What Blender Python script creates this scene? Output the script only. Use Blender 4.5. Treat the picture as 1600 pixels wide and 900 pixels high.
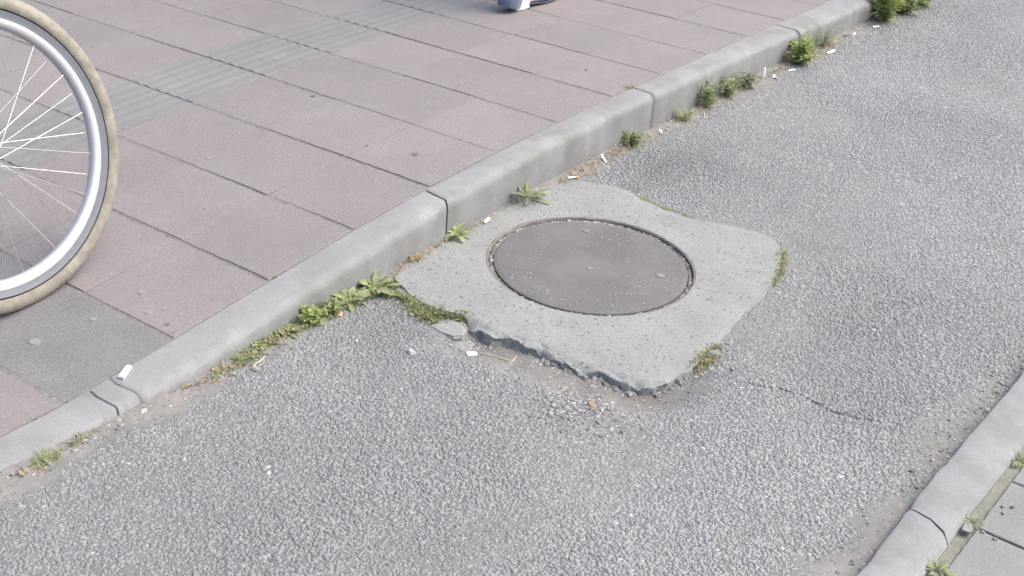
import bpy, math, random
import numpy as np
from mathutils import Vector, Matrix
random.seed(7); RNG = np.random.default_rng(7)
for o in list(bpy.data.objects): bpy.data.objects.remove(o)
scene = bpy.context.scene; COL = scene.collection

# ---------------------------------------------------------------- camera, sky, sun, exposure
cam = bpy.data.cameras.new('camera'); cam.sensor_width = 36.0; cam.lens = 2234.1 * 36 / 1600
cam.clip_start = 0.05; cam.clip_end = 2000
co = bpy.data.objects.new('camera', cam); COL.objects.link(co)
FW = Vector((0.7275007, 0.4873887, -0.4829028)); RT = Vector((0.5874485, -0.8061050, 0.0714071)); UP = Vector((0.3544673, 0.3356292, 0.8727577))
M = Matrix((RT, UP, -FW)).transposed().to_4x4(); M.translation = Vector((-1.23476, -2.01607, 1.71792)); co.matrix_world = M
scene.camera = co
SUN_AZ, SUN_EL = math.radians(138), math.radians(54)      # azimuth from +Y towards +X
w = bpy.data.worlds.new('World'); scene.world = w; w.use_nodes = True
nt = w.node_tree; nt.nodes.clear()
sky = nt.nodes.new('ShaderNodeTexSky'); sky.sky_type = 'NISHITA'; sky.sun_disc = False
sky.sun_elevation = SUN_EL; sky.sun_rotation = SUN_AZ; sky.air_density = 1.0; sky.dust_density = 6.0; sky.ozone_density = 0.6
bg = nt.nodes.new('ShaderNodeBackground'); bg.inputs['Strength'].default_value = 0.15
wo = nt.nodes.new('ShaderNodeOutputWorld'); nt.links.new(sky.outputs[0], bg.inputs[0]); nt.links.new(bg.outputs[0], wo.inputs[0])
sl = bpy.data.lights.new('sun', 'SUN'); sl.energy = 0.8; sl.angle = math.radians(70); sl.color = (1.0, 0.975, 0.945)
so = bpy.data.objects.new('sun', sl); COL.objects.link(so)
sd = Vector((math.sin(SUN_AZ) * math.cos(SUN_EL), math.cos(SUN_AZ) * math.cos(SUN_EL), math.sin(SUN_EL)))
so.rotation_euler = (-sd).to_track_quat('-Z', 'Y').to_euler(); so.location = sd * 30
vs = scene.view_settings; vs.view_transform = 'Standard'; vs.look = 'None'; vs.gamma = 1.0; vs.use_curve_mapping = False
vs.exposure = 1.16
scene.render.engine = 'CYCLES'

# ---------------------------------------------------------------- helpers
def mk(name, verts, faces, mat, parent=None, smooth=False, loc=None, rot=None, col=None):
    me = bpy.data.meshes.new(name); me.from_pydata([tuple(v) for v in verts], [], [tuple(f) for f in faces])
    if smooth:
        me.polygons.foreach_set('use_smooth', [True] * len(me.polygons))
        if smooth != 'all': me.set_sharp_from_angle(angle=math.radians(32))
    if col is not None:
        a = me.attributes.new('tint', 'FLOAT_COLOR', 'POINT'); a.data.foreach_set('color', np.asarray(col, dtype=np.float32).ravel())
    me.update(); me.materials.append(mat)
    return link(name, me, parent, loc, rot)
def link(name, me, parent=None, loc=None, rot=None):
    o = bpy.data.objects.new(name, me); COL.objects.link(o)
    if parent: o.parent = parent
    if loc is not None: o.location = loc
    if rot is not None: o.rotation_euler = rot
    return o
def empty(name, loc, rot=(0, 0, 0), parent=None): return link(name, None, parent, loc, rot)
def tag(o, label=None, cat=None, group=None, kind=None):
    if label: o['label'] = label
    if cat: o['category'] = cat
    if group: o['group'] = group
    if kind: o['kind'] = kind
    return o
def rows_faces(nu, nv, close_u=False, close_v=False, off=0):
    f = []
    for a in range(nu if close_u else nu - 1):
        for b in range(nv if close_v else nv - 1):
            a2, b2 = (a + 1) % nu, (b + 1) % nv
            f.append((off + a * nv + b, off + a2 * nv + b, off + a2 * nv + b2, off + a * nv + b2))
    return f
class Noise:                                               # smooth value noise on a random lattice
    def __init__(s, seed): s.t = np.random.default_rng(seed).random((257, 257)); s.t[256] = s.t[0]; s.t[:, 256] = s.t[:, 0]
    def __call__(s, x, y, sc):
        x = np.asarray(x, float) * sc + 1000.3; y = np.asarray(y, float) * sc + 1000.7
        xi = np.floor(x).astype(int); yi = np.floor(y).astype(int); u = x - xi; v = y - yi
        u = u * u * (3 - 2 * u); v = v * v * (3 - 2 * v); xi %= 256; yi %= 256
        return (s.t[xi, yi] * (1 - u) + s.t[xi + 1, yi] * u) * (1 - v) + (s.t[xi, yi + 1] * (1 - u) + s.t[xi + 1, yi + 1] * u) * v
    def fb(s, x, y, sc, o=3): return sum(s(x, y, sc * 2 ** k) / 2 ** k for k in range(o)) / sum(.5 ** k for k in range(o))
N1, N2, N3 = Noise(1), Noise(2), Noise(3)
def sstep(a, b, x): t = np.clip((np.asarray(x, float) - a) / (b - a), 0, 1); return t * t * (3 - 2 * t)

# ---------------------------------------------------------------- materials
def new_mat(name):
    m = bpy.data.materials.new(name); m.use_nodes = True; t = m.node_tree
    return m, t, t.nodes['Principled BSDF']
def nd(t, typ, **kw):
    n = t.nodes.new(typ)
    for k, v in kw.items():
        if k.startswith('i_'):
            key = k[2:].replace('_', ' ')
            n.inputs[int(key) if key.isdigit() else key].default_value = v
        else: setattr(n, k, v)
    return n
def mixc(t, fac, a, b, blend='MIX'):
    n = t.nodes.new('ShaderNodeMix'); n.data_type = 'RGBA'; n.blend_type = blend; n.clamp_factor = True
    for i, v in ((0, fac), (6, a), (7, b)):
        if hasattr(v, 'links'): t.links.new(v, n.inputs[i])
        elif i == 0: n.inputs[i].default_value = v
        else: n.inputs[i].default_value = (*v, 1) if len(v) == 3 else v
    return n.outputs[2]
def ramp(t, src, a, b, lo=0.0, hi=1.0):
    n = t.nodes.new('ShaderNodeMapRange'); n.clamp = True
    t.links.new(src, n.inputs[0]); n.inputs[1].default_value = a; n.inputs[2].default_value = b; n.inputs[3].default_value = lo; n.inputs[4].default_value = hi
    return n.outputs[0]
def pos(t): return t.nodes.new('ShaderNodeNewGeometry').outputs['Position']
def noise(t, vec, scale, detail=4, rough=.6, scl=None):
    n = nd(t, 'ShaderNodeTexNoise', i_Scale=scale, i_Detail=detail, i_Roughness=rough)
    if scl:
        mp = nd(t, 'ShaderNodeMapping'); mp.inputs['Scale'].default_value = scl; t.links.new(vec, mp.inputs[0]); vec = mp.outputs[0]
    t.links.new(vec, n.inputs['Vector']); return n.outputs['Fac']
def specks(t, vec, scale, size, keep):                      # 0..1 mask of small separate spots
    n = nd(t, 'ShaderNodeTexVoronoi', i_Scale=scale); t.links.new(vec, n.inputs['Vector'])
    sp = nd(t, 'ShaderNodeSeparateColor'); t.links.new(n.outputs['Color'], sp.inputs[0])
    a = ramp(t, n.outputs['Distance'], size, size * .6); b = ramp(t, sp.outputs[0], keep - .02, keep + .02, 1, 0)
    mu = nd(t, 'ShaderNodeMath', operation='MULTIPLY'); t.links.new(a, mu.inputs[0]); t.links.new(b, mu.inputs[1]); return mu.outputs[0]
def bump(t, bsdf, src, strength, dist):
    b = nd(t, 'ShaderNodeBump', i_Strength=strength, i_Distance=dist); t.links.new(src, b.inputs['Height']); t.links.new(b.outputs[0], bsdf.inputs['Normal'])
def stone_mat(name, ca, cb, big=3.0, fine=120.0, fine_amt=.35, rough=.85, dark=None, light=None, objvar=0.0, stain=None, dark2=None, bstr=.35, bdist=.002, tint=False, spec=.3):
    m, t, b = new_mat(name); p = pos(t)
    c = mixc(t, ramp(t, noise(t, p, big, 5), .3, .7), ca, cb)
    c = mixc(t, fine_amt, c, mixc(t, ramp(t, noise(t, p, fine, 3, .7), .3, .7), (.3, .3, .3), (.7, .7, .7)), 'OVERLAY')
    if stain: c = mixc(t, ramp(t, noise(t, p, stain[1], 5, .65), stain[2], stain[2] + .16, 0, stain[3]), c, stain[0])
    if dark: c = mixc(t, specks(t, p, dark[0], dark[1], dark[2]), c, dark[3])
    if dark2: c = mixc(t, specks(t, p, dark2[0], dark2[1], dark2[2]), c, dark2[3])
    if light: c = mixc(t, specks(t, p, light[0], light[1], light[2]), c, light[3])
    if objvar:
        oi = t.nodes.new('ShaderNodeObjectInfo'); hv = nd(t, 'ShaderNodeHueSaturation'); t.links.new(ramp(t, oi.outputs['Random'], 0, 1, 1 - objvar, 1 + objvar), hv.inputs['Value']); t.links.new(c, hv.inputs['Color']); c = hv.outputs[0]
    if tint:
        a = nd(t, 'ShaderNodeAttribute', attribute_name='tint'); c = mixc(t, 1.0, c, a.outputs['Color'], 'MULTIPLY')
    t.links.new(c, b.inputs['Base Color']); b.inputs['Roughness'].default_value = rough; b.inputs['Specular IOR Level'].default_value = spec
    bump(t, b, noise(t, p, fine, 4, .7), bstr, bdist)
    return m
def plain(name, c, rough=.6, metal=0, spec=.4, var=.15, scale=60):
    m, t, b = new_mat(name); tc = t.nodes.new('ShaderNodeTexCoord')
    col = mixc(t, ramp(t, noise(t, tc.outputs['Object'], scale, 3), .3, .7), tuple(x * (1 - var) for x in c), tuple(min(1, x * (1 + var)) for x in c))
    t.links.new(col, b.inputs['Base Color']); b.inputs['Roughness'].default_value = rough; b.inputs['Metallic'].default_value = metal; b.inputs['Specular IOR Level'].default_value = spec
    return m
def leaf_mat(name, ca, cb, trans=.3):
    m, t, b = new_mat(name); tc = t.nodes.new('ShaderNodeTexCoord'); oi = t.nodes.new('ShaderNodeObjectInfo')
    ad = nd(t, 'ShaderNodeVectorMath', operation='ADD'); t.links.new(tc.outputs['Object'], ad.inputs[0]); t.links.new(oi.outputs['Random'], ad.inputs[1])
    c = mixc(t, ramp(t, noise(t, ad.outputs[0], 45, 3), .32, .68), ca, cb)
    t.links.new(c, b.inputs['Base Color']); b.inputs['Roughness'].default_value = .55; b.inputs['Specular IOR Level'].default_value = .3
    tr = nd(t, 'ShaderNodeBsdfTranslucent'); t.links.new(c, tr.inputs[0]); mx = nd(t, 'ShaderNodeMixShader', i_0=trans)
    out = t.nodes['Material Output']; t.links.new(b.outputs[0], mx.inputs[1]); t.links.new(tr.outputs[0], mx.inputs[2]); t.links.new(mx.outputs[0], out.inputs[0])
    return m
MAT = dict(
    ground=stone_mat('ground_soil', (.22, .21, .20), (.28, .27, .26), 1.0, 40),
    red=stone_mat('red_slab', (0.178, 0.163, 0.165), (0.200, 0.186, 0.187), 5.0, 210, .6, .8, light=(38, .12, .10, (0.255, 0.246, 0.240)), dark=(60, .10, .06, (0.130, 0.121, 0.122)), objvar=.045, stain=((0.166, 0.162, 0.163), 3.2, .47, .5), bstr=.35, bdist=.001),
    grey=stone_mat('grey_slab', (0.141, 0.143, 0.145), (0.178, 0.181, 0.181), 7.0, 190, .5, .88, light=(170, .30, .16, (0.274, 0.274, 0.268)), dark=(210, .34, .16, (0.081, 0.081, 0.084)), objvar=.03, bstr=.6, bdist=.002),
    tactile=stone_mat('tactile_slab', (0.149, 0.158, 0.157), (0.176, 0.183, 0.184), 6.0, 220, .4, .85, light=(90, .14, .08, (0.256, 0.263, 0.260)), objvar=.04, stain=((0.134, 0.141, 0.136), 14, .55, .5), bstr=.4, bdist=.001),
    paver=stone_mat('grey_paver', (0.171, 0.175, 0.175), (0.203, 0.206, 0.206), 9.0, 220, .35, .85, dark=(60, .1, .10, (0.105, 0.105, 0.105)), objvar=.05, bstr=.35, bdist=.0012),
    joint=stone_mat('joint_sand', (0.131, 0.124, 0.127), (0.186, 0.178, 0.179), 40.0, 260, .6, .95, light=(110, .25, .14, (0.373, 0.348, 0.323)), dark=(70, .3, .12, (0.062, 0.062, 0.056)), bstr=.6, bdist=.002),
    kerb=stone_mat('kerb_concrete', (0.194, 0.204, 0.207), (0.241, 0.252, 0.255), 6.0, 230, .3, .82, light=(130, .12, .10, (0.299, 0.299, 0.292)), dark=(120, .13, .07, (0.136, 0.136, 0.136)), objvar=.03, stain=((0.182, 0.187, 0.184), 9, .47, .85), bstr=.6, bdist=.002),
    collar=stone_mat('cast_concrete', (0.207, 0.219, 0.216), (0.245, 0.258, 0.249), 6.0, 170, .4, .88, dark=(58, .25, .40, (0.106, 0.111, 0.113)), light=(120, .16, .12, (0.317, 0.323, 0.315)), stain=((0.185, 0.192, 0.184), 9, .58, .55), dark2=(125, .30, .42, (0.137, 0.142, 0.140)), bstr=.9, bdist=.003),
    stones=stone_mat('aggregate', (.90, .90, .90), (1.0, 1.0, 1.0), 2.0, 500, .35, .62, tint=True, bstr=.5, bdist=.0008, spec=.45),
    pebble=stone_mat('pebble', (.9, .9, .9), (1, 1, 1), 40, 300, .3, .7, tint=True),
    iron=stone_mat('cast_iron', (0.101, 0.099, 0.103), (0.125, 0.122, 0.124), 8.0, 160, .6, .65, light=(55, .10, .16, (0.172, 0.168, 0.167)), stain=((0.142, 0.141, 0.141), 3.5, .48, .75), bstr=.35, bdist=.001, spec=.25),
    rim_iron=stone_mat('frame_iron', (.13, .12, .115), (.21, .20, .19), 30.0, 200, .5, .7, bstr=.6),
    grit=stone_mat('gap_dirt', (.14, .13, .12), (.25, .24, .22), 40.0, 220, .7, .95, light=(130, .3, .25, (.45, .44, .42)), bstr=1, bdist=.003),
    moss=leaf_mat('moss_leaf', (0.190, 0.255, 0.106), (0.336, 0.388, 0.200), .4),
    green=leaf_mat('weed_leaf', (0.218, 0.291, 0.132), (0.375, 0.423, 0.221), .4),
    bright=leaf_mat('bright_leaf', (0.279, 0.363, 0.123), (0.457, 0.506, 0.216), .4),
    dull=leaf_mat('dull_leaf', (0.199, 0.237, 0.147), (0.338, 0.357, 0.235), .35),
    dry=leaf_mat('dry_leaf', (.30, .24, .14), (.46, .39, .25), .3),
    white=plain('white_paper', (.80, .80, .79), .7, var=.05), filt=plain('cork_filter', (.50, .30, .19), .8, var=.25, scale=300),
    pink=plain('stained_paper', (.72, .60, .57), .8, var=.12, scale=150), straw=plain('straw', (.52, .45, .32), .8, scale=90),
    gum=plain('gum', (.20, .195, .205), .7, var=.06), gumdark=plain('dark_gum', (.10, .095, .10), .7, var=.08),
    tyre=plain('tan_rubber', (.225, .212, .178), .8, var=.28, scale=30), wall=plain('sidewall_rubber', (.14, .155, .175), .6, var=.1),
    alu=plain('aluminium', (.47, .48, .50), .45, .6, var=.04), steel=plain('spoke_steel', (.50, .51, .53), .4, .9, var=.03),
    paint=plain('frame_paint', (.05, .09, .16), .3, spec=.5, var=.04), black=plain('black_rubber', (.03, .03, .032), .6),
    denim=stone_mat('denim', (.11, .14, .19), (.22, .26, .33), 14, 500, .6, .9, bstr=.6, bdist=.001), coat=plain('coat_wool', (.30, .28, .26), .9), skin=plain('skin', (.55, .36, .27), .55, var=.06, scale=20),
    hair=plain('hair', (.05, .035, .025), .5, scale=200), shoe=plain('white_leather', (.78, .78, .74), .45, var=.04), sole=plain('dark_sole', (.07, .075, .11), .7))

# ---------------------------------------------------------------- levels of the place (x along the kerb, y across it towards the pavement, z up; metres)
T = 0.30; X0 = 0.8897; YB = 0.10
ZX = X0 + T * np.arange(-2, 11); ZV = np.array([.0095, .0340, .0616, .0875, .1052, .1135, .1160, .1150, .1095, .1035, .0970, .0885, .0790])
def zkerb(x): return np.interp(x, ZX, ZV)
def zpav(x, y): return zkerb(x) + np.interp(x, [X0 - T, X0 + 2 * T, X0 + 5 * T], [.0024, -.0284, -.0354]) * np.clip(np.asarray(y, float) - YB, 0, 2.6)
def yface(x): return np.interp(x, [-1, .06, .35, .6, .82, 1.2, 1.86, 2.54, 3.26, 4.2, 5.5, 7], [0, 0, -.010, -.016, -.004, 0, .018, .012, .003, -.028, -.075, -.10])
YR, YRI, ZR = -1.416, -1.5175, .032                         # the low kerb on the other side of the path
MC = np.array([1.5961, -.3579]); MR = .2717
OUT = [(1.231, -.012), (1.185, -.040), (1.158, -.114), (1.141, -.178), (1.150, -.235), (1.165, -.284), (1.136, -.330), (1.141, -.381), (1.165, -.419), (1.161, -.478), (1.158, -.516), (1.154, -.573), (1.163, -.611), (1.169, -.65), (1.172, -.701), (1.172, -.743), (1.189, -.775), (1.238, -.796), (1.293, -.805), (1.345, -.81), (1.431, -.804), (1.532, -.792), (1.637, -.779), (1.73, -.776), (1.83, -.761), (1.925, -.736), (1.995, -.705), (2.058, -.664), (2.086, -.61), (2.076, -.556), (2.053, -.498), (2.022, -.438), (2.02, -.373), (2.017, -.312), (2.033, -.239), (2.054, -.183), (2.051, -.13), (2.026, -.08), (1.993, -.03), (1.927, -.008), (1.824, -.006), (1.5, -.008)]
NA = 420; TH = np.linspace(0, 2 * np.pi, NA, endpoint=False)
def ray_radius(poly, c, th):
    r = np.zeros(len(th)); P = np.array(poly)
    for k, a in enumerate(th):
        d = np.array([math.cos(a), math.sin(a)]); best = 0
        for m in range(len(P)):
            p, q = P[m] - c, P[(m + 1) % len(P)] - c; e = q - p; den = d[0] * e[1] - d[1] * e[0]
            if abs(den) < 1e-12: continue
            tt = (p[0] * e[1] - p[1] * e[0]) / den; u = (p[0] * d[1] - p[1] * d[0]) / den
            if tt > 0 and -1e-9 <= u <= 1 + 1e-9: best = max(best, tt)
        r[k] = best
    return r
RO = ray_radius(OUT, MC, TH)
_k = np.ones(5) / 5; RO = np.convolve(np.concatenate([RO[-2:], RO, RO[:2]]), _k, 'valid')
ox, oy = MC[0] + RO * np.cos(TH), MC[1] + RO * np.sin(TH)
near_edge = sstep(1.36, 1.22, ox) * sstep(-.24, -.34, oy)       # the broken side facing the viewer
RO = RO + (N1.fb(ox, oy, 40, 3) - .5) * (.010 + .020 * near_edge)
_kn = np.arange(0, NA, 5); _jit = np.interp(np.arange(NA), np.append(_kn, NA), np.append(RNG.uniform(-1, 1, len(_kn)), 0)); RO = RO + _jit * (.002 + .007 * near_edge)      # angular breaks
RO = np.where(oy > -.02, np.minimum(RO, 10), RO)
def edge_dist(x, y):                                        # >0 outside the collar
    dx, dy = np.asarray(x) - MC[0], np.asarray(y) - MC[1]; a = np.arctan2(dy, dx) % (2 * np.pi)
    return np.hypot(dx, dy) - np.interp(a, np.append(TH, 2 * np.pi), np.append(RO, RO[0]))
def hollow(x, y):                                           # worn hollow in the asphalt along the collar's broken edge
    e = edge_dist(x, y); side = sstep(1.42, 1.18, x) * sstep(-.22, -.40, y) * sstep(-.95, -.80, y)
    return side * sstep(.17, 0.0, e) * 1.0
def crack(x, y):
    yc = np.array([-.90, -.952, -1.0, -1.048, -1.11, -1.176, -1.25]); xc = np.array([1.35, 1.373, 1.395, 1.407, 1.40, 1.402, 1.43])
    dd = np.abs(np.asarray(x) - np.interp(y, yc[::-1], xc[::-1]) - (N2(x, y, 60) - .5) * .012)
    return sstep(.006, .001, dd) * sstep(-1.27, -1.22, y) * sstep(-.88, -.93, y)
def zroad(x, y):
    x = np.asarray(x, float); y = np.asarray(y, float)
    e = edge_dist(x, y); flush = -.0005 * sstep(.10, .0, e) * (1 - sstep(1.42, 1.18, x) * sstep(-.22, -.40, y))
    return flush - .024 * hollow(x, y) * (.7 + .6 * N2(x, y, 14)) + (N1.fb(x, y, 4, 3) - .5) * .008 - .004
def fresh(x, y):                                            # less worn patches where the stones stand prouder and keep more binder
    return np.clip(np.exp(-(((x - .98) / .22) ** 2 + ((y + .20) / .13) ** 2)) + np.exp(-(((x - 2.28) / .26) ** 2 + ((y + .17) / .12) ** 2)) + .6 * np.exp(-(((x - 1.75) / .35) ** 2 + ((y + 1.0) / .12) ** 2)), 0, 1)
def dirt(x, y):                                             # fines and sand lying in the gutters and the hollow
    n = N2.fb(x, y, 9, 4) - .5
    g = sstep(.085, .01, -(np.asarray(y) - yface(x)) + n * .12) * .8
    r = sstep(.11, .015, np.asarray(y) - YR + n * .16) * .8 * sstep(2.3, 1.2, x)
    h = hollow(x, y) * 1.25 * (.75 + n)
    s = sstep(.05, .0, edge_dist(x, y) + n * .06) * .25
    b = sstep(.56, .74, N3.fb(x, y, 2.2, 4)) * .14
    return np.clip(np.maximum.reduce([g, r, h, s, b]), 0, 1)

# ---------------------------------------------------------------- ground, cycle path, pavements, kerbs
g = mk('ground', [(-300, -300, -.16), (300, -300, -.16), (300, 300, -.16), (-300, 300, -.16)], [(0, 1, 2, 3)], MAT['ground']); tag(g, kind='structure')

def axis(lo, a, b, hi, st): return np.concatenate([np.linspace(lo, a, 14)[:-1], np.arange(a, b, st), np.linspace(b, hi, 14)])
gx = np.unique(np.concatenate([axis(-25, -.8, 5.6, 30, .009), np.arange(1.335, 1.445, .003)])); gy = np.arange(YR - .02, .05, .009)
X, Y = np.meshgrid(gx, gy, indexing='ij'); Z = zroad(X, Y) + .0012 * (.55 + .65 * sstep(.32, .62, N1.fb(X, Y, 2.6, 3))) * (1 - .75 * fresh(X, Y)) + (RNG.random(X.shape) - .5) * .0016 - .0045 * crack(X, Y)
inside = edge_dist(X, Y) < -.009; Z = np.where(inside, -.07, Z)
D = dirt(X, Y); Z += D * .0032 + (N1.fb(X, Y, 120, 2) - .5) * .003 * D
b0 = np.array([.168, .175, .174]); dcol = np.array([.235, .230, .215])
Cc = b0 + (dcol - b0) * D[..., None] * (.75 + .5 * N2.fb(X, Y, 60, 2)[..., None])
hol = np.clip(hollow(X, Y) * (.55 + .9 * N1.fb(X, Y, 25, 3)), 0, 1)[..., None]; Cc = Cc + (np.array([.150, .148, .140]) - Cc) * hol       # dark damp soil in the hollow
Cc *= (.8 + .4 * N3.fb(X, Y, 150, 2))[..., None]
far = sstep(4.9, 5.4, X) + sstep(-.5, -.8, X); Cc = Cc + (np.array([.215, .22, .23]) - Cc) * np.clip(far, 0, 1)[..., None]
road = mk('cycle_path', np.stack([X, Y, Z], -1).reshape(-1, 3), rows_faces(len(gx), len(gy)), stone_mat('asphalt_binder', (.9, .9, .9), (1, 1, 1), 3, 240, .75, .75, tint=True, dark=(150, .30, .22, (.10, .10, .105)), bstr=.9, bdist=.003), smooth=True, col=np.concatenate([Cc, np.ones(Cc.shape[:2] + (1,))], -1))
tag(road, kind='structure')

# the aggregate in the asphalt: flat-topped stones pressed into the binder
SP = .0072
sx = np.arange(-.5, 5.2, SP); sy = np.arange(YR, .03, SP * .88)
SX, SY = np.meshgrid(sx, sy, indexing='ij'); SX = SX + (np.arange(len(sy)) % 2) * SP * .5
SX = (SX + RNG.uniform(-.34, .34, SX.shape) * SP).ravel(); SY = (SY + RNG.uniform(-.34, .34, SY.shape) * SP).ravel()
lim = np.interp(SX, [-.5, .9, 2.4, 5.2], [-1.0, -1.5, -1.5, -.75])
ok = (edge_dist(SX, SY) > .004) & (SY < yface(SX) - .004) & (SY > np.maximum(YR + .003, lim)) & (crack(SX, SY) < .5)
SX, SY = SX[ok], SY[ok]; n = len(SX); dd = dirt(SX, SY)
keep = RNG.random(n) > np.clip(dd * .75 - .15, 0, .7); SX, SY, dd = SX[keep], SY[keep], dd[keep]; n = len(SX)
K = 5; ang = (np.arange(K) / K * 2 * np.pi)[None] + RNG.uniform(0, 6.28, (n, 1)) + RNG.uniform(-.3, .3, (n, K))
rad = SP * np.clip(RNG.normal(.68, .17, (n, 1)), .25, 1.1) * RNG.uniform(.75, 1.2, (n, K)); el = RNG.uniform(.75, 1.3, (n, 1)); ea = RNG.uniform(0, 3.14, (n, 1))
ux, uy = rad * np.cos(ang) * el, rad * np.sin(ang) / el; lx, ly = ux * np.cos(ea) - uy * np.sin(ea), ux * np.sin(ea) + uy * np.cos(ea)
tilt = RNG.normal(0, .062, (n, 2)); zb = zroad(SX, SY)[:, None]
rough_area = .6 + .8 * sstep(.35, .65, N3.fb(SX, SY, 3.0, 3))
zt = zb + (.0014 + RNG.normal(0, .00036, n) * rough_area + .0006 * rough_area)[:, None] - dd[:, None] * .0010
top = np.stack([SX[:, None] + lx * .90, SY[:, None] + ly * .90, zt + (tilt[:, :1] * lx + tilt[:, 1:] * ly) * rough_area[:, None]], -1)
bot = np.stack([SX[:, None] + lx * 1.03, SY[:, None] + ly * 1.03, np.broadcast_to(zb - .0010, lx.shape)], -1)
V = np.concatenate([top, bot], 1).reshape(-1, 3)
pal = np.array([(.250, .255, .262), (.268, .272, .277), (.232, .239, .252), (.285, .288, .288), (.280, .271, .260), (.258, .261, .266), (.44, .44, .43), (.19, .195, .203)])
pi = RNG.choice(len(pal), n, p=[.25, .20, .19, .12, .08, .13, .004, .026]); sc = pal[pi] * RNG.uniform(.95, 1.045, (n, 1)) * np.array([.796, .828, .826])
shift = N2.fb(SX, SY, 1.6, 3)[:, None]; sc = sc * (.82 + .36 * shift)
sc = sc * (1 - .15 * fresh(SX, SY)[:, None])      # less worn patches where more binder is left on the stones
sc = sc + (np.array([.25, .245, .23]) - sc) * (dd[:, None] * .55)
colv = np.concatenate([np.repeat(sc, 2 * K, 0), np.ones((n * 2 * K, 1))], 1)
me = bpy.data.meshes.new('aggregate'); me.vertices.add(len(V)); me.vertices.foreach_set('co', V.ravel().astype(np.float32))
base = (np.arange(n) * 2 * K)[:, None]; k = np.arange(K); k2 = (k + 1) % K
tops = base + k[None]; sides = np.stack([base + K + k, base + K + k2, base + k2, base + k], -1)      # (n,K,4)
loops = np.concatenate([tops, sides.reshape(n, -1)], 1).ravel(); sizes = np.tile(np.array([K] + [4] * K), n)
me.loops.add(len(loops)); me.loops.foreach_set('vertex_index', loops.astype(np.int32)); me.polygons.add(len(sizes))
me.polygons.foreach_set('loop_start', np.concatenate([[0], np.cumsum(sizes)[:-1]]).astype(np.int32))
me.update(calc_edges=True); me.validate()
a = me.attributes.new('tint', 'FLOAT_COLOR', 'POINT'); a.data.foreach_set('color', colv.astype(np.float32).ravel()); me.materials.append(MAT['stones'])
agg = link('aggregate', me, road); tag(agg, kind='stuff')

# pavement: joint bed and slabs
bx = axis(-25, -.8, 5.4, 30, .06); by = np.concatenate([np.arange(YB - .01, 3.6, .06), np.linspace(3.7, 30, 8)])
X, Y = np.meshgrid(bx, by, indexing='ij')
pav = mk('pavement', np.stack([X, Y, zpav(X, Y) - .0015], -1).reshape(-1, 3), rows_faces(len(bx), len(by)), MAT['joint'], smooth=True); tag(pav, kind='structure')
def slab_mesh(name, lx, ly, mat, seed, ribs=0, h=.045):
    r = np.random.default_rng(seed); nx, ny = 15, (27 if ribs else 15)
    u = np.linspace(-1, 1, nx); v = np.linspace(-1, 1, ny); vs_ = []
    jx = r.normal(0, .0007, (2, ny)); jy = r.normal(0, .0006, (2, nx))
    for a in range(nx):
        for b in range(ny):
            x, y = u[a] * lx / 2, v[b] * ly / 2; z = 0.0
            if a in (0, nx - 1): x += jx[int(a > 0)][b]
            if b in (0, ny - 1): y += jy[int(b > 0)][a]
            if a in (1, nx - 2): x = math.copysign(lx / 2 - .0022, x)
            if b in (1, ny - 2): y = math.copysign(ly / 2 - .0018, y)
            if a in (0, nx - 1) or b in (0, ny - 1): z -= .0011 + abs(r.normal(0, .0004))
            elif ribs: z += .0017 * (1 if (b % 4) in (1, 2) else 0)
            z += r.normal(0, .00008)
            vs_.append((x, y, z))
    f = rows_faces(nx, ny); ring = [a * ny for a in range(nx)] + [(nx - 1) * ny + b for b in range(1, ny)] + [a * ny + ny - 1 for a in range(nx - 2, -1, -1)] + [b for b in range(ny - 2, 0, -1)]
    o = len(vs_)
    for q in ring: x, y, z = vs_[q]; vs_.append((x, y, -h))
    m = len(ring)
    for q in range(m): f.append((ring[q], o + q, o + (q + 1) % m, ring[(q + 1) % m]))
    me = bpy.data.meshes.new(name); me.from_pydata(vs_, [], f); me.materials.append(mat)
    me.update(); return me
VAR = {}
for nm, mt, rb in (('red', 'red', 0), ('grey', 'grey', 0), ('tactile', 'tactile', 1)):
    VAR[nm] = [slab_mesh('paving_slab', T - .0085, T - .0018, MAT[mt], 10 + q, rb) for q in range(5)]
for i in range(-7, 14):
    for j in range(0, 14):
        cx, cy = X0 + (i + .5) * T, YB + (j + .5) * T; e = .12
        gxx = float(zpav(cx + e, cy) - zpav(cx - e, cy)) / (2 * e); gyy = float(zpav(cx, cy + e) - zpav(cx, cy - e)) / (2 * e)
        kind = 'tactile' if j == 3 else ('grey' if i == -2 and j < 3 else 'red')
        zc = float(zpav(cx - e, cy) + zpav(cx + e, cy)) / 2 + random.uniform(-.0008, .0012)
        o = link('paving_slab' if kind != 'tactile' else 'tactile_slab', VAR[kind][random.randrange(5)], pav, (cx + random.uniform(-.0012, .0012), cy + random.uniform(-.0006, .0006), zc))
        nrm = Vector((-gxx + random.gauss(0, .002), -gyy + random.gauss(0, .002), 1)).normalized()
        q = Vector((0, 0, 1)).rotation_difference(nrm); o.rotation_euler = (q.to_matrix() @ Matrix.Rotation(random.gauss(0, .003), 3, 'Z')).to_euler()
        if kind == 'grey': o['label'] = 'grey concrete slab set among the red ones'
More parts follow.
